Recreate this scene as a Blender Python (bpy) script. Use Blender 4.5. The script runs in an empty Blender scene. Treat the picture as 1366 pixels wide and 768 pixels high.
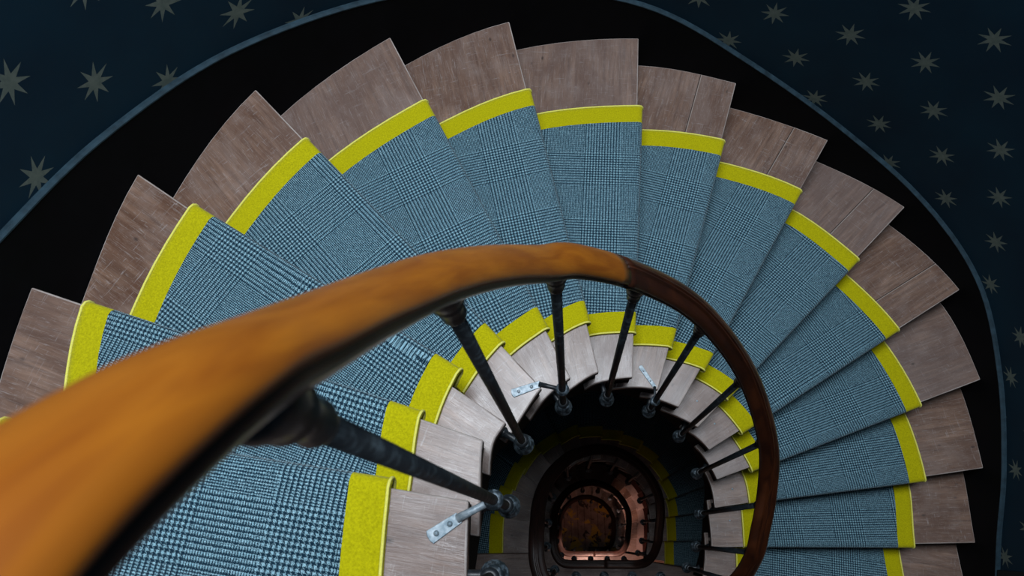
import bpy, math, random
from mathutils import Vector, Matrix
random.seed(7)
sc = bpy.context.scene
COL = sc.collection
PI = math.pi

# ------------------------------------------------------------------ plan of the stair (metres, camera stands above x=0 y=0)
H = 0.17                       # rise of one step
CAMZ = 12.0
ZB = CAMZ - 3.666              # top of tread 0 of the top flight
NR = 16                        # risers from landing to landing
S = NR * H
def zt(k): return ZB + k * H
O = {0:(1.845,-.365),1:(1.841,-.042),2:(1.854,.275),3:(1.832,.642),4:(1.734,1.008),5:(1.488,1.337),6:(1.143,1.585),7:(.741,1.775),8:(.328,1.891),9:(-.185,1.864),10:(-.6,1.677),11:(-.981,1.354),12:(-1.199,.96),13:(-1.285,.56),14:(-1.31,.235),15:(-1.31,-.10)}
C = {0:(1.571,-.345),1:(1.571,-.052),2:(1.595,.231),3:(1.555,.539),4:(1.441,.839),5:(1.25,1.105),6:(.993,1.353),7:(.656,1.503),8:(.312,1.566),9:(-.116,1.545),10:(-.465,1.398),11:(-.798,1.155),12:(-1.02,.848),13:(-1.137,.51),14:(-1.129,.206),15:(-1.13,-.105)}
CI = {0:(.79,-.235),1:(.80,-.05),2:(.805,.137),3:(.788,.262),4:(.72,.401),5:(.635,.513),6:(.52,.594),7:(.375,.639),8:(.229,.649),9:(.069,.637),10:(-.059,.568),11:(-.175,.48),12:(-.261,.367),13:(-.313,.236),14:(-.327,.084),15:(-.333,-.095)}
I = {0:(.63,-.205),1:(.655,-.063),2:(.654,.108),3:(.641,.22),4:(.587,.329),5:(.517,.399),6:(.422,.451),7:(.326,.486),8:(.222,.496),9:(.101,.478),10:(.011,.425),11:(-.067,.362),12:(-.147,.246),13:(-.18,.185),14:(-.184,.055),15:(-.184,-.09)}
for D, a, b in ((O,(1.845,-.72),(-1.31,-.45)),(C,(1.571,-.66),(-1.13,-.44)),(CI,(.79,-.52),(-.333,-.43)),(I,(.60,-.25),(-.17,-.2))):
    D[-1] = a; D[16] = b
D16 = {}
def cat(D, t):
    """point of a plan curve at step parameter t"""
    i = int(math.floor(t)); i = max(-1, min(15, i)); f = t - i
    p1, p2 = Vector(D[i]), Vector(D[i+1])
    p0 = Vector(D[i-1]) if i-1 >= -1 else p1*2 - p2
    p3 = Vector(D[i+2]) if i+2 <= 16 else p2*2 - p1
    return .5*((2*p1)+(p2-p0)*f+(2*p0-5*p1+4*p2-p3)*f*f+(3*p1-p0-3*p2+p3)*f**3)
def interp(x, xs, ys):
    if x <= xs[0]: return ys[0] + (x-xs[0])*(ys[1]-ys[0])/(xs[1]-xs[0])
    for i in range(len(xs)-1):
        if x <= xs[i+1]: return ys[i] + (x-xs[i])*(ys[i+1]-ys[i])/(xs[i+1]-xs[i])
    return ys[-1] + (x-xs[-1])*(ys[-1]-ys[-2])/(xs[-1]-xs[-2])
def smooth_path(P, n=8):
    out = []
    for i in range(len(P)-1):
        p1, p2 = P[i], P[i+1]
        p0 = P[i-1] if i else p1*2-p2
        p3 = P[i+2] if i+2 < len(P) else p2*2-p1
        for j in range(n):
            f = j/n
            out.append(.5*((2*p1)+(p2-p0)*f+(2*p0-5*p1+4*p2-p3)*f*f+(3*p1-p0-3*p2+p3)*f**3))
    out.append(P[-1]); return out

# ------------------------------------------------------------------ mesh helpers
class MB:
    def __init__(s): s.v=[]; s.f=[]; s.uv=[]; s.sm=[]
    def vert(s, p): s.v.append(tuple(p)); return len(s.v)-1
    def face(s, idx, uv=None, smooth=False):
        s.f.append(list(idx)); s.uv.append(uv or [(0,0)]*len(idx)); s.sm.append(smooth)
    def prism(s, top, z0, z1, uvf=None):
        """top: plan loop (CCW), extruded from z0 up to z1"""
        n=len(top); a=[s.vert((p[0],p[1],z1)) for p in top]; b=[s.vert((p[0],p[1],z0)) for p in top]
        g = uvf or (lambda p:(p[0],p[1]))
        s.face(a,[g(p) for p in top]); s.face(b[::-1],[g(p) for p in top[::-1]])
        for i in range(n):
            j=(i+1)%n; u,w=g(top[i]),g(top[j])
            s.face([b[i],b[j],a[j],a[i]],[(u[0],u[1]-(z1-z0)),(w[0],w[1]-(z1-z0)),w,u])
    def box(s, c, d, rz=0):
        x,y,z=d[0]/2,d[1]/2,d[2]/2; ca,sa=math.cos(rz),math.sin(rz)
        P=[(c[0]+ca*a-sa*b, c[1]+sa*a+ca*b) for a,b in ((-x,-y),(x,-y),(x,y),(-x,y))]
        s.prism(P, c[2]-z, c[2]+z)
    def lathe(s, prof, c=(0,0,0), n=20, M=None, cap=True):
        """prof: list of (r, z)"""
        rings=[]
        for r,z in prof:
            ring=[]
            for i in range(n):
                a=2*PI*i/n; p=Vector((r*math.cos(a),r*math.sin(a),z))
                if M: p=M@p
                ring.append(s.vert(p+Vector(c)))
            rings.append(ring)
        for k in range(len(rings)-1):
            for i in range(n):
                j=(i+1)%n; s.face([rings[k][i],rings[k][j],rings[k+1][j],rings[k+1][i]],None,True)
        if cap: s.face(rings[0][::-1]); s.face(rings[-1])
    def sweep(s, path, prof, closed=True, smooth=True, up=None, cap=True):
        """profile (x outward, y up) swept along a 3D path"""
        rings=[]; L=0; Ls=[]
        for i,p in enumerate(path):
            t=(path[min(i+1,len(path)-1)]-path[max(i-1,0)]).normalized()
            side=t.cross(Vector((0,0,1))).normalized(); u=side.cross(t).normalized()
            if i: L+=(p-path[i-1]).length
            Ls.append(L)
            rings.append([s.vert(p+side*x+u*y) for x,y in prof])
        n=len(prof); 
        for k in range(len(rings)-1):
            for i in range(n if closed else n-1):
                j=(i+1)%n
                s.face([rings[k][i],rings[k+1][i],rings[k+1][j],rings[k][j]],[(i/n,Ls[k]),(i/n,Ls[k+1]),((i+1)/n,Ls[k+1]),((i+1)/n,Ls[k])],smooth)
        if cap and closed: s.face(rings[0]); s.face(rings[-1][::-1])
    def build(s, name, mat, parent=None, bevel=0, loc=None, seg=2):
        me=bpy.data.meshes.new(name); me.from_pydata(s.v,[],s.f); 
        uvl=me.uv_layers.new(name='UVMap'); i=0
        for fi,poly in enumerate(me.polygons):
            poly.use_smooth=s.sm[fi]
            for li,uv in zip(poly.loop_indices,s.uv[fi]): uvl.data[li].uv=uv
        me.update(); me.validate()
        o=bpy.data.objects.new(name,me); COL.objects.link(o)
        if mat: me.materials.append(mat)
        if parent: o.parent=parent
        if loc: o.location=loc
        if bevel:
            m=o.modifiers.new('Bevel','BEVEL'); m.width=bevel; m.segments=seg; m.limit_method='ANGLE'; m.angle_limit=math.radians(50)
        return o
def empty(name, label, cat, loc=(0,0,0), group=None):
    o=bpy.data.objects.new(name,None); COL.objects.link(o); o.location=loc; o.empty_display_size=.1
    o['label']=label; o['category']=cat
    if group: o['group']=group
    return o
def struct(o): o['kind']='structure'; return o
def copy_tree(o, parent=None):
    c=o.copy(); COL.objects.link(c); c.parent=parent
    for ch in list(o.children): copy_tree(ch,c)
    return c

# ------------------------------------------------------------------ materials
class N:
    def __init__(s,name,rough=.5,spec=.5):
        s.m=bpy.data.materials.new(name); s.m.use_nodes=True; s.t=s.m.node_tree; s.b=s.t.nodes['Principled BSDF']
        s.b.inputs['Roughness'].default_value=rough; s.b.inputs['Specular IOR Level'].default_value=spec
    def n(s,ty,**kw):
        x=s.t.nodes.new(ty)
        for k,v in kw.items(): setattr(x,k,v)
        return x
    def put(s,sock,v):
        if hasattr(v,'node'): s.t.links.new(v,sock)
        else:
            if isinstance(v,(tuple,list)) and len(v)==3 and sock.type=='RGBA': v=(*v,1)
            sock.default_value=v
    def math(s,op,a,b=0,c=0,clamp=False):
        x=s.n('ShaderNodeMath',operation=op,use_clamp=clamp)
        for i,v in enumerate((a,b,c)): s.put(x.inputs[i],v)
        return x.outputs[0]
    def mix(s,f,a,b,mode='MIX'):
        x=s.n('ShaderNodeMix',data_type='RGBA',blend_type=mode); s.put(x.inputs[0],f); s.put(x.inputs[6],a); s.put(x.inputs[7],b); return x.outputs[2]
    def mapr(s,v,a,b,c=0,d=1):
        x=s.n('ShaderNodeMapRange'); s.put(x.inputs[0],v)
        for i,q in enumerate((a,b,c,d)): x.inputs[i+1].default_value=q
        return x.outputs[0]
    def uv(s): return s.n('ShaderNodeTexCoord').outputs['UV']
    def obj(s): return s.n('ShaderNodeTexCoord').outputs['Object']
    def scale(s,vec,sc_,off=(0,0,0)):
        x=s.n('ShaderNodeMapping'); s.put(x.inputs['Vector'],vec); x.inputs['Scale'].default_value=sc_; x.inputs['Location'].default_value=off; return x.outputs[0]
    def noise(s,vec,scale,detail=3,rough=.5,dist=0):
        x=s.n('ShaderNodeTexNoise'); s.put(x.inputs['Vector'],vec); x.inputs['Scale'].default_value=scale; x.inputs['Detail'].default_value=detail; x.inputs['Roughness'].default_value=rough; x.inputs['Distortion'].default_value=dist; return x.outputs[0]
    def col(s,v): s.put(s.b.inputs['Base Color'],v)
    def rough(s,v): s.put(s.b.inputs['Roughness'],v)
    def bump(s,h,strength=.3,dist=.002):
        x=s.n('ShaderNodeBump'); x.inputs['Strength'].default_value=strength; x.inputs['Distance'].default_value=dist; s.put(x.inputs['Height'],h); s.t.links.new(x.outputs[0],s.b.inputs['Normal'])

def wood_tread(name, seam=None):
    m=N(name,.5,.6); uv=m.uv(); m.b.inputs['Coat Weight'].default_value=.33; m.b.inputs['Coat Roughness'].default_value=.22
    g=m.noise(m.scale(uv,(4,60,1)),1,4,.6,.6)               # grain along the nosing
    big=m.noise(m.scale(uv,(3,5,1)),1.6,3,.55,.4)
    scr=m.noise(m.scale(uv,(14,260,1)),1,3,.7,1.6)
    scr2=m.noise(m.scale(uv,(150,14,1)),1,2,.6,1.5)
    c=m.mix(m.mapr(g,.3,.7),(.088,.044,.027),(.265,.158,.108))
    c=m.mix(m.mapr(big,.36,.62,0,.85),c,(.105,.050,.030))
    big2=m.noise(m.scale(uv,(2,3,1),(7,3,0)),2.3,4,.65,.8); c=m.mix(m.mapr(big2,.5,.72,0,.5),c,(.24,.175,.15))
    c=m.mix(m.mapr(scr,.56,.70,0,.50),c,(.40,.35,.33))
    c=m.mix(m.mapr(scr2,.62,.74,0,.50),c,(.38,.34,.33))
    tint=m.noise(m.scale(uv,(.21,.13,1)),1.7,1); c=m.mix(m.mapr(tint,.4,.65,0,.40),c,(.19,.155,.15))
    kn=m.n('ShaderNodeTexVoronoi'); m.put(kn.inputs['Vector'],m.scale(uv,(5,9,1))); kn.inputs['Scale'].default_value=1.6
    c=m.mix(m.mapr(kn.outputs['Distance'],.03,.10,.75,0),c,(.03,.02,.018))
    if seam:
        sp=m.n('ShaderNodeSeparateXYZ'); m.put(sp.inputs[0],uv)
        v=m.math('MODULO',sp.outputs[1],5.0)
        d=m.math('ABSOLUTE',m.math('SUBTRACT',v,seam))
        c=m.mix(m.mapr(d,.0012,.0022,1,0),c,(.03,.018,.014))
        d2=m.math('ABSOLUTE',m.math('SUBTRACT',v,seam-.0035))
        c=m.mix(m.mapr(d2,.0008,.002,.5,0),c,(.45,.40,.36))
    m.col(c); m.rough(m.mapr(m.noise(m.scale(uv,(6,10,1)),2,3,.6),.3,.7,.30,.52))
    m.bump(m.math('ADD',g,m.math('MULTIPLY',scr,.6)),.5,.0022)
    return m.m
def plain_edge():
    m=N('worn_pale_tread_edge',.5,.4); n=m.noise(m.obj(),9,4,.6); m.col(m.mix(m.mapr(n,.3,.75),(.20,.15,.13),(.50,.44,.41))); return m.m
WOOD=wood_tread('worn_brown_wood'); WOODS=wood_tread('worn_brown_wood_two_boards',.15)

EDGE=plain_edge()
def carpet():
    m=N('glen_plaid_carpet',.95,.1); uv=m.uv()
    nz=m.n('ShaderNodeTexNoise'); m.put(nz.inputs['Vector'],uv); nz.inputs['Scale'].default_value=330; nz.inputs['Detail'].default_value=1
    w=m.n('ShaderNodeVectorMath',operation='SUBTRACT'); m.put(w.inputs[0],nz.outputs['Color']); w.inputs[1].default_value=(.5,.5,.5)
    w2=m.n('ShaderNodeVectorMath',operation='SCALE'); m.put(w2.inputs[0],w.outputs[0]); w2.inputs['Scale'].default_value=.0034
    ad=m.n('ShaderNodeVectorMath',operation='ADD'); m.put(ad.inputs[0],uv); m.put(ad.inputs[1],w2.outputs[0])
    sp=m.n('ShaderNodeSeparateXYZ'); m.put(sp.inputs[0],ad.outputs[0])
    T=.00133
    def thread(x):
        i=m.math('FLOOR',m.math('DIVIDE',x,T)); ph=m.math('FLOORED_MODULO',i,208)
        za=m.math('LESS_THAN',ph,104)
        a=m.math('LESS_THAN',m.math('FLOORED_MODULO',ph,8),4); b=m.math('LESS_THAN',m.math('FLOORED_MODULO',ph,4),2)
        r=m.math('ADD',m.math('MULTIPLY',a,za),m.math('MULTIPLY',b,m.math('SUBTRACT',1,za)))
        return i,r
    iu,cu=thread(sp.outputs[0]); iv,cv=thread(sp.outputs[1])
    tw=m.math('LESS_THAN',m.math('FLOORED_MODULO',m.math('SUBTRACT',iu,iv),4),2)
    f=m.math('ADD',m.math('MULTIPLY',tw,cu),m.math('MULTIPLY',m.math('SUBTRACT',1,tw),cv))
    f=m.math('MULTIPLY',f,m.math('MULTIPLY_ADD',m.math('MULTIPLY',cu,cv),.5,.5))
    sn=m.noise(uv,420,2,.6)
    f2=m.math('ADD',m.math('MULTIPLY',f,m.mapr(sn,.36,.58,.20,1.1)),m.math('MULTIPLY',m.math('SUBTRACT',sn,.5),.35),clamp=True)
    light=m.mix(m.noise(uv,90,2),(.165,.350,.44),(.41,.63,.72))
    c=m.mix(f2,(.0012,.0155,.031),light)
    m.col(c); m.bump(m.math('ADD',m.noise(uv,700,2),m.math('MULTIPLY',f,.3)),.5,.002)
    m.b.inputs['Sheen Weight'].default_value=.15; m.b.inputs['Sheen Roughness'].default_value=.5
    return m.m
CARPET=carpet()
def felt(name,c0,c1):
    m=N(name,.95,.1); ob=m.obj(); m.col(m.mix(m.mapr(m.noise(ob,230,3,.7),.3,.7),c0,c1)); m.bump(m.noise(ob,600,2),.6,.002)
    m.b.inputs['Sheen Weight'].default_value=.1
    return m.m
YEL=felt('yellow_pile',(.33,.300,.001),(.54,.490,.003)); YELB=felt('yellow_binding',(.72,.68,.08),(.85,.80,.20))

LOWF=felt('dark_red_pile',(.018,.006,.005),(.035,.012,.009)); LOWB=felt('pale_grey_pink_pile',(.20,.15,.14),(.34,.27,.25))
def rail_wood(name,c0,c1,rough,coat=.6):
    m=N(name,rough,.5); uv=m.uv()
    g=m.noise(m.scale(uv,(2,4,1)),2.2,3,.5,.8); f=m.noise(m.scale(uv,(50,9,1)),3,3,.6)
    c=m.mix(m.mapr(g,.35,.68),c0,c1); c=m.mix(m.mapr(f,.45,.8,0,.3),c,tuple(x*.35 for x in c0))
    m.col(c); m.b.inputs['Coat Weight'].default_value=coat; m.b.inputs['Coat Roughness'].default_value=.22
    m.rough(m.mapr(f,.3,.7,rough-.05,rough+.08)); return m.m
RAILO=rail_wood('honey_varnished_wood',(.25,.068,.004),(.37,.118,.007),.42,.3)
RAILX=rail_wood('shaded_rail_wood',(.008,.003,.002),(.020,.0065,.004),.5,.12)  # rail wood with the gloom of the lower storeys put into its colour
RAILU=rail_wood('shaded_rail_moulding',(.010,.004,.002),(.022,.008,.004),.4,.4)  # near-black: shade below the rail's top roll is painted in
RAILD=rail_wood('mahogany_varnished_wood',(.022,.006,.0025),(.062,.0165,.0050),.36,.55)

def iron():
    m=N('black_painted_iron',.42,.5); ob=m.obj(); n=m.noise(ob,60,3,.6)
    m.col(m.mix(m.mapr(n,.5,.75),(.010,.013,.016),(.035,.05,.06))); m.rough(m.mapr(n,.3,.7,.35,.55)); m.bump(n,.2,.001); return m.m
IRON=iron()
def zinc():
    m=N('worn_knob_iron',.5,.6); ob=m.obj(); n=m.noise(ob,70,4,.7)
    m.col(m.mix(m.mapr(n,.45,.62),(.018,.028,.035),(.16,.21,.25))); m.b.inputs['Metallic'].default_value=.3; m.bump(n,.6,.003); return m.m
ZINC=zinc()
def steel():
    m=N('galvanised_steel',.5,.5); ob=m.obj(); n=m.noise(ob,90,3,.6)
    m.col(m.mix(m.mapr(n,.35,.65),(.16,.22,.26),(.42,.48,.52))); m.b.inputs['Metallic'].default_value=.25; m.bump(n,.15,.001); return m.m
STEEL=steel()
def plain(name,c,r=.6,var=.25,sc_=8,spec=.3):
    m=N(name,r,spec); n=m.noise(m.obj(),sc_,4,.6); m.col(m.mix(m.mapr(n,.3,.7),tuple(x*(1-var) for x in c),tuple(x*(1+var) for x in c))); m.bump(m.noise(m.obj(),sc_*20,2),.1,.001); return m.m
BLACK=plain('black_string_paint',(.0012,.0015,.0024),.75,.3,10,.10)
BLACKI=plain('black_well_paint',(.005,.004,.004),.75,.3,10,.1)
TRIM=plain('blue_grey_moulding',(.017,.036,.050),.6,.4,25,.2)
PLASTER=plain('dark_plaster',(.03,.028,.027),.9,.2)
DOORM=plain('dark_blue_door',(.0025,.0055,.009),.6,.2,8,.2)
LANDW=wood_tread('landing_boards',.19)

def star_wall():
    m=N('starry_wallpaper',.8,.2); uv=m.uv(); sp=m.n('ShaderNodeSeparateXYZ'); m.put(sp.inputs[0],uv)
    M_,N_=sp.outputs[0],sp.outputs[1]
    a=m.math('MULTIPLY',m.math('SUBTRACT',m.math('ADD',M_,N_),1),.5); b=m.math('MULTIPLY',m.math('SUBTRACT',m.math('SUBTRACT',M_,N_),1),.5)
    da=m.math('SUBTRACT',a,m.math('ROUND',a)); db=m.math('SUBTRACT',b,m.math('ROUND',b))
    x=m.math('MULTIPLY',m.math('ADD',da,db),.135); y=m.math('MULTIPLY',m.math('SUBTRACT',da,db),.187)
    r=m.math('SQRT',m.math('ADD',m.math('MULTIPLY',x,x),m.math('MULTIPLY',y,y)))
    th=m.math('ADD',m.math('ARCTAN2',y,x),.12)
    fold=m.math('ABSOLUTE',m.math('SUBTRACT',m.math('FLOORED_MODULO',m.math('ADD',th,PI/8),PI/4),PI/8))
    px=m.math('MULTIPLY',r,m.math('COSINE',fold)); py=m.math('MULTIPLY',r,m.math('SINE',fold))
    R=.053; ri=.36*R; bx,by=ri*math.cos(PI/8),ri*math.sin(PI/8)
    # edge from tip (R,0) to notch (bx,by): inside where cross < 0
    cr=m.math('SUBTRACT',m.math('MULTIPLY',m.math('SUBTRACT',px,R),by),m.math('MULTIPLY',py,bx-R))
    ins=m.math('LESS_THAN',cr,0)
    ob=m.obj(); n=m.noise(ob,3,3,.6); n2=m.noise(ob,60,3)
    base=m.mix(m.mapr(n,.3,.7),(.0022,.0140,.028),(.0030,.0220,.040)); base=m.mix(m.mapr(n2,.4,.8,0,.25),base,(.008,.02,.03))
    st=m.mix(m.mapr(n2,.3,.7),(.090,.112,.098),(.130,.150,.130))
    m.col(m.mix(ins,base,st)); m.bump(n2,.08,.001); return m.m
STAR=star_wall()

def ground():
    m=N('ground_floor_boards',.7,.3); ob=m.obj(); n=m.noise(ob,5,4,.6,.5); sp=m.n('ShaderNodeSeparateXYZ'); m.put(sp.inputs[0],ob)
    w=m.math('LESS_THAN',m.math('FLOORED_MODULO',sp.outputs[0],.11),.006)
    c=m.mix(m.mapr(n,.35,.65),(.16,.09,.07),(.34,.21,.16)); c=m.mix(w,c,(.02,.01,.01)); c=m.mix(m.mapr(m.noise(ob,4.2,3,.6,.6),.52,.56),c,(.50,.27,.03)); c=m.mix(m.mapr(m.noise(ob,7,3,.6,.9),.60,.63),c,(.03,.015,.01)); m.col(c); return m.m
GROUND=ground()

# ------------------------------------------------------------------ staircase flight (built at its real height; lower ones are copies)
SEAMS={5,6,7,4}
def tread_loop(k, e_out=.12, e_in=None):
    if e_in is None:
        d=(Vector(I[k+1])-Vector(I[k])).length; e_in=min(.5,.055/d)
    n=7
    outer=[cat(O,k+(1+e_out)*i/n) for i in range(n+1)]
    inner=[cat(I,k+(1+e_in)*i/n) for i in range(n+1)]
    return outer+inner[::-1]                 # CCW as seen from above
def frame(k):
    o=Vector(O[k]); i=Vector(I[k]); d=(i-o).normalized(); up=Vector((d.y,-d.x))  # up = towards the next step
    if up.dot(Vector(O[min(k+1,16)])-o)<0: up=-up
    return o,i,d,up
flight=empty('staircase','curved stair flight of worn brown wooden treads, the topmost and nearest one','staircase',(0,0,0),'flights of the curved staircase')
def uvtread(k):
    o,i,d,up=frame(k)
    return lambda p:((Vector(p)-o).dot(d)+k*3.1,(Vector(p)-o).dot(up)+k*5.0)
for k in range(0,15):
    L=tread_loop(k); m=MB(); m.prism([tuple(p) for p in L],zt(k)-.030,zt(k),uvtread(k))
    t=m.build('tread',WOODS if k in SEAMS else WOOD,flight,bevel=.004); t.data.materials.append(EDGE); t.modifiers['Bevel'].material=1
    if k in (1,2,4,5):                       # bright screw heads in the inner ends
        p=Vector({1:(.75,.056),2:(.74,.19),4:(.619,.437),5:(.523,.504)}[k])
        s_=MB(); s_.lathe([(.0045,0),(.0045,.001),(.003,.0022),(.0005,.0024)],(p.x,p.y,zt(k)),10); s_.build('screw_head',STEEL,t)
for k in range(0,16):
    o,i,d,up=frame(k); a=o+up*.024; b=i+up*.024-d*.02
    m=MB(); u2=up*.018
    zt_=zt(k)-.030; m.prism([tuple(a),tuple(b),tuple(b+u2),tuple(a+u2)] if (b-a).cross(u2)>0 else [tuple(a+u2),tuple(b+u2),tuple(b),tuple(a)],zt(k-1)-.02,zt_)
    m.build('riser',WOOD,flight)
# inner string: saw-tooth black board that carries the balusters
def normal_in(t):                            # unit vector from the well towards the treads
    a=cat(I,t-.05); b=cat(I,t+.05); d=(b-a).normalized(); n=Vector((d.y,-d.x)); 
    c=Vector((.24,.08))-cat(I,t)
    return n if n.dot(c)<0 else -n
m=MB(); prev=None
for k in range(0,15):
    for j in range(6):
        t0=k+j/6; t1=k+(j+1)/6
        P=[]
        for t in (t0,t1):
            p=cat(I,t)+normal_in(t)*.018; q=p+normal_in(t)*.03; P.append((p,q))
        zT=zt(k)-.030; b0=zt(t0)-.40; b1=zt(t1)-.40
        v=[m.vert((P[0][0].x,P[0][0].y,zT)),m.vert((P[1][0].x,P[1][0].y,zT)),m.vert((P[1][0].x,P[1][0].y,b1)),m.vert((P[0][0].x,P[0][0].y,b0)),
           m.vert((P[0][1].x,P[0][1].y,zT)),m.vert((P[1][1].x,P[1][1].y,zT)),m.vert((P[1][1].x,P[1][1].y,b1)),m.vert((P[0][1].x,P[0][1].y,b0))]
        for f in ((0,1,2,3),(5,4,7,6),(4,5,1,0),(3,2,6,7)): m.face([v[x] for x in f])
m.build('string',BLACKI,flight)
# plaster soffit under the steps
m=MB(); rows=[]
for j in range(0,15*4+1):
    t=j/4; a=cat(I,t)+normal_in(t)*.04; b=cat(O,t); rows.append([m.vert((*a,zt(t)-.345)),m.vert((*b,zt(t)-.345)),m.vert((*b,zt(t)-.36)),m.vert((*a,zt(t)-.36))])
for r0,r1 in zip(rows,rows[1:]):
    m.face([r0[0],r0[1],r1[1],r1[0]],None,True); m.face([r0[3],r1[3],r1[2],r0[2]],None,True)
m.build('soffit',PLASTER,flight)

# ------------------------------------------------------------------ carpet runner
BO,BI=.076,.078
V0={0:-.06,1:-.02,2:-.07,3:-.03,4:-.01,5:-.08,6:-.09,7:-.04,8:-.068,9:-.075,10:-.08,11:.10,12:.05,13:.09,14:-.055}
U0={0:.14,1:.14,2:.14,3:.10,4:.11,5:.12,6:.15,7:.138,8:.138,9:.138,10:.15,11:.17,12:.22,13:-.023,14:.03}
def rows_for(k):
    """cross lines (outer point, inner point, z, tread index for uv, v) of the runner over nosing and tread k"""
    o,i,d,up=frame(k); c=Vector(C[k]); ci=Vector(CI[k]); out=[]
    for off,dz in ((-.028,-.150),(-.028,-.055),(-.005,-.036),(.008,-.030),(.0125,-.016),(.0115,-.002),(.006,.007),(-.006,.010)):
        out.append((c-up*off,ci-up*off,zt(k)+dz,-off+(dz if dz<0 else 0)))
    n=6
    c1=cat(C,k+1); ci1=cat(CI,k+1); o2,i2,d2,up2=frame(k+1)
    for j in range(1,n+1):
        f=j/n; a=cat(C,k+f); b=cat(CI,k+f)
        if j==n: a=a+up2*.022; b=b+up2*.022
        out.append((a,b,zt(k)+.010,None))
    return out
def runner_mesh(which):
    m=MB(); last=None
    for k in range(0,15):
        o,i,d,up=frame(k); c0=Vector(C[k]); R=[]
        for a,b,z,v in rows_for(k):
            w=b-a; L=w.length; e=w/L
            if which=='field': S_=[BO+(L-BO-BI)*x/8 for x in range(9)]; dzs=[0]*9
            elif which=='outer': S_=[0,.002,.02,BO*.6,BO]; dzs=[-.009,0,0,0,0]
            elif which=='inner': S_=[L-BI,L-BI*.6,L-.02,L-.002,L]; dzs=[0,0,0,0,-.009]
            row=[]
            for s_,dz in zip(S_,dzs):
                p=a+e*s_; vv=(p-c0).dot(up) if v is None else v
                if v is not None: uu=s_-BO
                else: uu=(p-c0).dot(d)-BO
                row.append((m.vert((p.x,p.y,z+(dz if (v is None or v<.01 and z>zt(k)) else 0))),(uu+U0[k],vv+V0[k])))
            R.append(row)
        if last: R.insert(0,last)
        last=R[-1]
        for r0,r1 in zip(R,R[1:]):
            for x in range(len(r0)-1):
                q=[r0[x],r0[x+1],r1[x+1],r1[x]]; m.face([y[0] for y in q],[y[1] for y in q],True)
    return m
def cord(which):
    m=MB(); last=None
    for k in range(0,15):
        path=[]
        for n_,(a,b,z,v) in enumerate(rows_for(k)[1:]):
            e=(b-a).normalized(); p=(a+e*.0035) if which=='outer' else (b-e*.0035)
            path.append(Vector((p.x,p.y,z+ (0.0005))))
        rings=[]
        for i_,p in enumerate(path):
            t=(path[min(i_+1,len(path)-1)]-path[max(i_-1,0)]).normalized()
            e=Vector((*( (rows_for(k)[i_+1][1]-rows_for(k)[i_+1][0]).normalized()),0)); u=t.cross(e).normalized()
            rings.append([m.vert(p+e*.0032*math.cos(g)+u*.0032*math.sin(g)) for g in [2*PI*x/8 for x in range(8)]])
        if last: rings.insert(0,last)
        last=rings[-1]
        for r0,r1 in zip(rings,rings[1:]):
            for x in range(8): m.face([r0[x],r0[(x+1)%8],r1[(x+1)%8],r1[x]],None,True)
    return m
runner=empty('carpet_runner','blue and navy plaid stair carpet with yellow edges on the topmost flight','carpet',(0,0,0),'stair carpets')
runner_mesh('field').build('plaid_field',CARPET,runner)
for w in ('outer','inner'):
    b_=runner_mesh(w).build('yellow_border',YEL,runner); cord(w).build('edge_cord',YELB,b_)
# below, the carpet lies a little further from the well on the left flank; the two deepest flights carry a dark red, pale-edged one
for k_,p_ in ((11,(-.185,.482)),(12,(-.275,.364)),(13,(-.337,.230)),(14,(-.368,.080)),(15,(-.375,-.090)),(16,(-.375,-.43))): CI[k_]=p_
def low_runner(label,z,f,fm,bn,bm,cm):
    r=empty('carpet_runner',label,'carpet',(0,0,z),'stair carpets')
    runner_mesh('field').build(f,fm,r)
    for w in ('outer','inner'):
        b_=runner_mesh(w).build(bn,bm,r); cord(w).build('edge_cord',cm,b_)
    return r

# ------------------------------------------------------------------ railing
CX,CY=.2464,.0561
RA=[0,25,45,66,93,115,140,163,180]; RR=[.362,.380,.386,.387,.391,.395,.391,.387,.3804]
ZA=[0,14,30,56,83,105,124,133,143.5,155,166,175,180]; ZZ=[-2.345,-2.245,-2.075,-1.765,-1.430,-1.185,-.955,-.86,-.722,-.572,-.435,-.316,-.247]
def pr(a): 
    r=interp(a,RA,RR)+.003; return CX+r*math.cos(math.radians(a)),CY+r*math.sin(math.radians(a))
ctrl=[(.25,-.22,-2.822),(.42,-.22,-2.82),(.49,-.218,-2.795),(.55,-.195,-2.735),(.587,-.14,-2.62),(.602,-.065,-2.475),(.607,0,-2.405)]
for a in ZA: x,y=pr(a); ctrl.append((x,y,interp(a,ZA,ZZ)))
NJ=len(ctrl)
ctrl+=[(-.137,.028,-.200),(-.137,-.008,-.151),(-.137,-.05,-.120),(-.135,-.10,-.112),(-.118,-.16,-.110),(-.075,-.208,-.110),(-.01,-.22,-.110),(.12,-.22,-.110),(.25,-.22,-.110)]
ctrl=[Vector((x,y,CAMZ+z)) for x,y,z in ctrl]
path=smooth_path(ctrl,8)
# gentle smoothing
for _ in range(6):
    path=[path[0]]+[(path[i-1]+path[i]*2+path[i+1])/4 for i in range(1,len(path)-1)]+[path[-1]]
def rail_point(x,y,k):                       # nearest rail point on this turn
    zref=zt(k)+1.0
    return min(path,key=lambda p:(p.x-x)**2+(p.y-y)**2+.02*(p.z-zref)**2)
W2=.031
def arc(cx,cy,rx,ry,a0,a1,n): return [(cx+rx*math.cos(math.radians(a0+(a1-a0)*i/n)),cy+ry*math.sin(math.radians(a0+(a1-a0)*i/n))) for i in range(n+1)]
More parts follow.
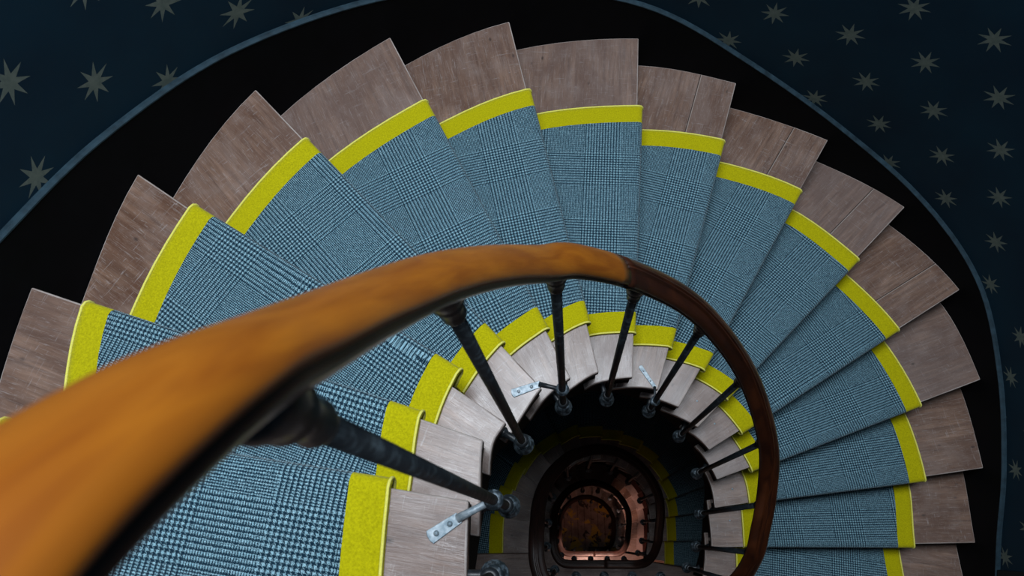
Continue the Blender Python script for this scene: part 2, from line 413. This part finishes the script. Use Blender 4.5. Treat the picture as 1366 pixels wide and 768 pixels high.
# profile: x outward (side = t x up points to the right of travel = towards the treads), y up
LOWR=[(-.0275,-.0045),(.0275,-.0045)]
prof_low=[(-.0240,-.0040),(-.0240,-.0065),(-.0275,-.0085),(-.0285,-.0110),(-.0265,-.0135),(-.0230,-.0150),(-.0215,-.0185),(.0215,-.0185),(.0230,-.0150),(.0265,-.0135),(.0285,-.0110),(.0275,-.0085),(.0240,-.0065),(.0240,-.0040)]
prof_plain=arc(0,-.001,W2,.018,4,64,7)+arc(0,-.001,W2,.018,68,112,5)+arc(0,-.001,W2,.018,116,176,7)+LOWR
def bead(x,y,r=.0016): return [(x+r*1.3,y-.0012),(x+r*.8,y+r*.9),(x,y+r*1.2),(x-r*.8,y+r*.9),(x-r*1.3,y-.0012)]
prof_mold=arc(0,-.001,W2,.018,4,78,8)+bead(.004,.0165,.0024)+bead(-.0035,.0158,.0024)+[(-.010,.0125),(-.018,.0105),(-.026,.0065),(-W2,.001),(-W2,-.002)]+LOWR
def ang(p): return math.degrees(math.atan2(p.y-CY,p.x-CX))
js=[i for i,p in enumerate(path) if p.y>CY and ang(p)>112.5][0]
railing=empty('stair_railing','wooden handrail on black iron balusters around the well, top turn sweeping past the camera','railing',(0,0,0),'turns of the stair railing')
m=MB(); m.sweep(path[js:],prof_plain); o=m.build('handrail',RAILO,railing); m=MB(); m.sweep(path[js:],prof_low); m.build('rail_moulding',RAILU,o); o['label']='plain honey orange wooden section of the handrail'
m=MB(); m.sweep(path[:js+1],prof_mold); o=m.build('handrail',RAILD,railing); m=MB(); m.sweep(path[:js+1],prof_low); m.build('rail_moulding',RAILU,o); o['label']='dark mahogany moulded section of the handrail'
# continuation along the top landing
ext=smooth_path([Vector((.25,-.22,CAMZ-.11)),Vector((.5,-.23,CAMZ-.11)),Vector((.8,-.30,CAMZ-.11)),Vector((1.2,-.36,CAMZ-.11)),Vector((1.80,-.42,CAMZ-.11))],6)
BALP=[(0.0125,0)]
def baluster(parent,x,y,zb,ztop,zc=None,dirn=None):
    """iron bar with a knob at the string, a collar at tread level and a turned cup under the rail"""
    m=MB(); m.lathe([(.0093,zb),(.0093,ztop-.05)],(x,y,0),16); b=m.build('baluster',IRON,parent)
    m=MB(); m.lathe([(.0093,ztop-.088),(.0130,ztop-.086),(.0142,ztop-.080),(.0125,ztop-.073),(.0130,ztop-.062),(.0160,ztop-.048),(.0178,ztop-.042),(.0165,ztop-.037),(.0180,ztop-.031),(.0212,ztop-.014),(.0215,ztop-.004),(.0195,ztop+.002),(.010,ztop+.004)],(x,y,0),20)
    m.build('cup',IRON,b)
    m=MB(); m.lathe([(.004,zb-.034),(.014,zb-.030),(.022,zb-.020),(.0265,zb-.006),(.0260,zb+.004),(.0200,zb+.012),(.0195,zb+.020),(.0175,zb+.026),(.0125,zb+.028)],(x,y,0),14)
    m.build('base_knob',ZINC,b)
    zc=zb+.075 if zc is None else zc
    m=MB(); m.lathe([(.0093,zc-.008),(.0160,zc-.006),(.0172,zc),(.0160,zc+.006),(.0093,zc+.008)],(x,y,0),16); m.build('collar',IRON,b)
    if dirn:
        d=Vector((*dirn,0)); M=Matrix.Rotation(math.atan2(d.y,d.x),4,'Z')@Matrix.Rotation(PI/2,4,'Y')
        m=MB(); m.lathe([(.011,.010),(.009,.03),(.009,.05),(.014,.056),(.016,.062)],(x,y,zb-.004),12,M); m.build('stay',IRON,b)
    return b
BAL=[(180,-1.59),(156.8,-1.75),(131,-2.048),(106.4,-2.38),(80.6,-2.68),(56.6,-2.954),(31,-3.27),(4.8,-3.494)]
bars=[]
for a,zb in BAL:
    x,y=pr(a); bars.append((x,y,CAMZ+zb))
bars.append((.604,-.062,CAMZ-3.62)); bars.append((.580,-.165,CAMZ-3.80)); bars.append((-.137,-.070,CAMZ-1.30))
for x in (.02,.17,.32,.47): bars.append((x,-.22,CAMZ-1.116-.17))
bars.append((-.095,-.19,CAMZ-1.116-.19))
made=[]
for x,y,zb in bars:
    up_=min(path,key=lambda p:(p.x-x)**2+(p.y-y)**2+.02*(p.z-(zb+1.12))**2)
    c=Vector((x-CX,y-.0)); d=c.normalized()
    if y<=-.2: d=Vector((0,-1))
    elif y<.06: d=Vector((1 if x>CX else -1,0))
    made.append(baluster(railing,x,y,zb,up_.z-.018,None,d))
made_top=list(made)

# flat steel straps screwed to treads and clasping three balusters
CAMROT=Matrix(((.996689013,.0274249794,.0765433343),(0,.941398321,-.337296902),(-.0813081270,.336180117,.938281364)))
def strap(parent,p0,p1,bx,by,z,w,am=None):
    """p0: far end on the tread, p1: where the plate leaves the tread, then a round arm to the bar at bx,by"""
    p0=Vector(p0); p1=Vector(p1); d=(p1-p0).normalized(); n=Vector((-d.y,d.x))*w/2
    m=MB(); e=d*.003
    m.prism([tuple(p0-n*.9),tuple(p0-n*.3-e),tuple(p0+n*.4-e),tuple(p0+n),tuple(p1+n*.75),tuple(p1-n*.75)][::-1] if (p1-p0).cross(n)<0 else [tuple(p0-n*.9),tuple(p1-n*.75),tuple(p1+n*.75),tuple(p0+n),tuple(p0+n*.4-e),tuple(p0-n*.3-e)],z,z+.004)
    b=m.build('strap',STEEL,parent,bevel=.001); b['label']='flat galvanised steel strap'
    for f in (.22,.68):
        q=p0.lerp(p1,f); m=MB(); m.lathe([(w*.19,0),(w*.19,.002),(w*.10,.0045),(.0004,.005)],(q.x,q.y,z+.004),12); m.build('screw',STEEL,b)
    m=MB(); a=Vector((p1.x-d.x*.004,p1.y-d.y*.004,z+.004)); t=Vector((bx,by,z+.012)); dd=t-a; L=dd.length
    M=dd.to_track_quat('Z','Y').to_matrix().to_4x4()
    m.lathe([(w*.30,0),(w*.26,L*.4),(w*.24,L)],a,10,M); m.build('strap_arm',am or IRON,b)
    m=MB(); m.lathe([(.0093,z+.002),(.0175,z+.004),(.0185,z+.012),(.0175,z+.020),(.0093,z+.022)],(bx,by,0),16); m.build('clasp',ZINC,b)
z14=zt(14); strap(railing,(-.2516,-.0078),(-.1997,.0265),bars[0][0],bars[0][1],z14,.027,STEEL)
strap(railing,(-.1445,.3478),(-.0706,.3727),bars[2][0],bars[2][1],zt(11),.024)
strap(railing,(.2674,.5713),(.3159,.4931),bars[4][0],bars[4][1],zt(7),.017)

# ------------------------------------------------------------------ copies for the storeys below
FL=['curved stair flight one storey down, first ring of wooden treads seen inside the well','curved stair flight two storeys down, second ring inside the well','curved stair flight three storeys down, innermost ring just above the ground floor']
RL=['dark mahogany handrail ring and balusters one storey down, largest of the rings in the well','dark handrail ring and balusters two storeys down, middle one of the rings','dark handrail ring and balusters three storeys down, smallest ring in the well']
CLb=['yellow-edged plaid stair carpet one storey down, dim olive band around the first ring','dark reddish stair carpet with pale edges two storeys down in the well','dark reddish stair carpet with pale edges on the lowest flight, deepest in the well']
# the lower railings: one handrail all round in the shade-darkened wood, no straps
rail2=empty('stair_railing',RL[0],'railing',(0,0,-S),'turns of the stair railing')
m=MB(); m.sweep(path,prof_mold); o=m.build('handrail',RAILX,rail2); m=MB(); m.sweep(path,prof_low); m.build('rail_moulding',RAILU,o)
for b in made_top: copy_tree(b,rail2)
for n in (1,2):
    c=copy_tree(rail2); c.location=(0,0,-S*(n+1)); c['label']=RL[n]
for n in range(3):
    c=copy_tree(flight); c.location=(0,0,-S*(n+1)); c['label']=FL[n]
    if n==0: low_runner(CLb[0],-S,'plaid_field',CARPET,'yellow_border',YEL,YELB)
    elif n==1: run2=low_runner(CLb[1],-2*S,'dark_field',LOWF,'pale_border',LOWB,LOWB)
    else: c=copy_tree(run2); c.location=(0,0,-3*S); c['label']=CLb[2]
# top landing extras
m=MB(); m.sweep(ext,prof_mold); m.build('handrail',RAILD,railing)
for x,y in ((.66,-.265),(.85,-.31),(1.05,-.34),(1.25,-.365),(1.45,-.39),(1.65,-.41)):
    baluster(railing,x,y,zt(15)+.036,CAMZ-.134)

# ------------------------------------------------------------------ landings, walls, skirting, floor
YB=-1.62; XL,XR=-1.31,1.845
def landing(n):
    z=zt(15)-S*n
    L=[(XR,YB),(XR,-.385),(1.2,-.31),(.66,-.235),(.63,-.222),(.60,-.255),(.55,-.272),(.0,-.272),(-.10,-.262),(-.16,-.225),(-.184,-.17),(-.184,-.10),(-.8,-.105),(XL,-.115),(XL,YB)]
    m=MB(); m.prism(L,z-.25,z,lambda p:(p[0],p[1])); o=m.build('floor',LANDW,None,bevel=.004); struct(o)
for n in range(0,4): landing(n)
zground=zt(-1)-3*S
m=MB(); m.prism([(XL-.3,YB-.1),(XR+.3,YB-.1),(XR+.3,2.2),(XL-.3,2.2)],zground-.1,zground); 
# the lowest landing is the ground floor itself
for o in list(bpy.data.objects):
    if o.name.startswith('floor') and abs(o.data.vertices[0].co.z-zground)<.01: bpy.data.objects.remove(o)
struct(m.build('floor',GROUND))

ts=[-1+17*i/170 for i in range(171)]
SKK=[-1,0,.97,1.7,2.46,3.2,3.92,4.52,5.2,5.7,6.3,6.93,7.55,8.03,9,10,10.4,10.76,11.3,11.9,12.5,12.85,14,15,16]
SKH=[1.0,1.0,.98,.82,.74,.71,.74,.69,.50,.51,.62,.76,.99,1.05,1.03,.99,1.04,1.03,.98,.96,.93,.88,.9,.9,.9]
def outn(t):
    a=cat(O,t-.03); b=cat(O,t+.03); d=(b-a).normalized(); return Vector((d.y,-d.x))
def skh(t):
    return sum(interp(t+x,SKK,SKH) for x in (-.6,-.3,0,.3,.6))/5*H
def skirt(n,name,t0=0.0,t1=15.0):
    dz=-S*n; m=MB(); tr=MB(); RW=[]; RT=[]
    N_=120
    for i in range(N_+1):
        t=t0+(t1-t0)*i/N_; p=cat(O,t)+outn(t)*.001; q=p+outn(t)*.016; zl=zt(t)+dz-.30; zh=zt(t)+dz+skh(t)
        RW.append([m.vert((p.x,p.y,zl)),m.vert((p.x,p.y,zh)),m.vert((q.x,q.y,zh)),m.vert((q.x,q.y,zl))])
        a=p-outn(t)*.002
        RT.append([tr.vert((a.x,a.y,zh)),tr.vert((a.x,a.y,zh+.004)),tr.vert((p.x+outn(t).x*.006,p.y+outn(t).y*.006,zh+.008)),tr.vert((q.x,q.y,zh+.009)),tr.vert((q.x,q.y,zh))])
    for R,mm in ((RW,m),(RT,tr)):
        L=len(R[0])
        for r0,r1 in zip(R,R[1:]):
            for x in range(L): mm.face([r0[x],r1[x],r1[(x+1)%L],r0[(x+1)%L]],None,False)
        mm.face(R[0]); mm.face(R[-1][::-1])
    struct(m.build('baseboard_'+name,BLACK)); struct(tr.build('trim_%d'%(n+1),TRIM))
for n,nm in enumerate(('top','second','third','bottom')): skirt(n,nm)

# wallpapered wall
SM=[1.523,1.87,2.235,2.37,2.606,2.732,2.857,2.98,3.108,3.243,3.367,3.498,3.633,3.769,3.905,4.03,4.182,5.627,5.779,5.942,6.068,6.216,6.352,6.497]
MM=[-17,-14,-11,-10,-8,-7,-6,-5,-4,-3,-2,-1,0,1,2,3,4,14,15,16,17,18,19,20]
ZN=[-3.51,-3.323,-3.126,-2.984,-2.829,-2.64,-2.45,-2.263,-2.073,-1.877,-1.705,-1.541,-1.363,-1.187,-1.0]
NN=[-5,-4,-3,-2,-1,0,1,2,3,4,5,6,7,8,9]
wpts=[Vector((XR+.02,YB))]
for i in range(0,151): t=i/10; wpts.append(cat(O,t)+outn(t)*.017)
wpts.append(Vector((XL-.02,YB)))
ss=[0]
for a,b in zip(wpts,wpts[1:]): ss.append(ss[-1]+(b-a).length)
def wall_mesh(P,Ss,zs,out=.12):
    m=MB(); g=[]
    for i,(p,s_) in enumerate(zip(P,Ss)):
        g.append([m.vert((p.x,p.y,z)) for z in zs])
    for i in range(len(P)-1):
        for j in range(len(zs)-1):
            uv=[(interp(Ss[a],SM,MM),interp(zs[b]-CAMZ,ZN,NN)) for a,b in ((i,j),(i+1,j),(i+1,j+1),(i,j+1))]
            m.face([g[i][j],g[i][j+1],g[i+1][j+1],g[i+1][j]],[uv[0],uv[3],uv[2],uv[1]],True)
    # outer skin gives the wall its thickness
    h=[]
    for i,p in enumerate(P):
        a=P[max(i-1,0)]; b=P[min(i+1,len(P)-1)]; d=(b-a).normalized(); q=p+Vector((d.y,-d.x))*out
        h.append([m.vert((q.x,q.y,zs[0])),m.vert((q.x,q.y,zs[-1]))])
    for i in range(len(P)-1):
        m.face([h[i][0],h[i+1][0],h[i+1][1],h[i][1]],[(0.0,0.0)]*4)
        m.face([g[i][-1],h[i][1],h[i+1][1],g[i+1][-1]],[(0.0,0.0)]*4)
    return m
zs=[zground]+[CAMZ-8+ i*.5 for i in range(0,8)]+[CAMZ+z for z in ZN]+[CAMZ-.5,CAMZ,CAMZ+3.2]
zs=sorted(set(zs))
zs=[z for i,z in enumerate(zs) if i==0 or z-zs[i-1]>.01]
mid=len(wpts)//2
for nm,a,b in (('right',0,55),('back',54,105),('left',104,len(wpts))):
    struct(wall_mesh(wpts[a:b],ss[a:b],zs).build('wall_'+nm,STAR))
P=[Vector((XL-.02,YB)),Vector((XR+.02,YB))]; struct(wall_mesh(P,[8.9,12.1],zs).build('wall_front',STAR))

# dark door with casing on the landing, at the foot of the top flight
d=MB(); yd=-.150; zl=zt(-1)
zl=zt(1)+.02; d.box((XR+.015,yd-.045,zl+.93),(.030,.09,1.86)); d.box((XR+.015,yd-.095-.80,zl+.93),(.030,.09,1.86)); d.box((XR+.015,yd-.47,zl+1.90),(.030,.94,.09)); d.box((XR+.018,yd-.47,zl+.93),(.016,.76,1.86))
for zz in (.45,1.35): d.box((XR+.008,yd-.47,zl+zz),(.012,.5,.75))
dr=d.build('door_1',DOORM,None,bevel=.004); struct(dr)

# ------------------------------------------------------------------ light
w=bpy.data.worlds.new('World'); sc.world=w; w.use_nodes=True
bg=w.node_tree.nodes['Background']; bg.inputs['Color'].default_value=(.62,.80,1.0,1); bg.inputs['Strength'].default_value=.5
def area(name,loc,size,power,col,rot=(0,0,0),sy=None):
    l=bpy.data.lights.new(name,'AREA'); l.energy=power; l.color=col; l.size=size
    if sy: l.shape='RECTANGLE'; l.size_y=sy
    o=bpy.data.objects.new(name,l); COL.objects.link(o); o.location=loc; o.rotation_euler=rot; return o
area('skylight',(-.05,1.1,CAMZ+3.1),2.6,330,(.84,.92,1.0),sy=1.6)
for n in (1,2,3):  # unseen warm fill lights, added to brighten the storeys below
    l=bpy.data.lights.new('lower_fill','POINT' if n<3 else 'SPOT'); l.energy=(.3,1.4,60)[n-1]
    if n==3: l.spot_size=math.radians(140); l.spot_blend=.5
    l.color=(1,.56,.44); l.shadow_soft_size=.12
    o=bpy.data.objects.new('lower_fill',l); COL.objects.link(o); o.location=(.25,-.75 if n<3 else -.42,zt(15)-S*n+(1.7 if n<3 else 1.45))

# ------------------------------------------------------------------ camera
cam=bpy.data.cameras.new('Camera'); co=bpy.data.objects.new('Camera',cam); COL.objects.link(co)
co.matrix_world=Matrix.Translation((0,0,CAMZ))@CAMROT.to_4x4()
cam.sensor_width=36; cam.lens=912.17/1366*36; cam.clip_start=.02
cam.dof.use_dof=True; cam.dof.focus_distance=2.4; cam.dof.aperture_fstop=8.0
sc.camera=co
sc.view_settings.view_transform='Standard'; sc.view_settings.look='None'; sc.view_settings.gamma=1; sc.view_settings.use_curve_mapping=False
sc.view_settings.exposure=0.0
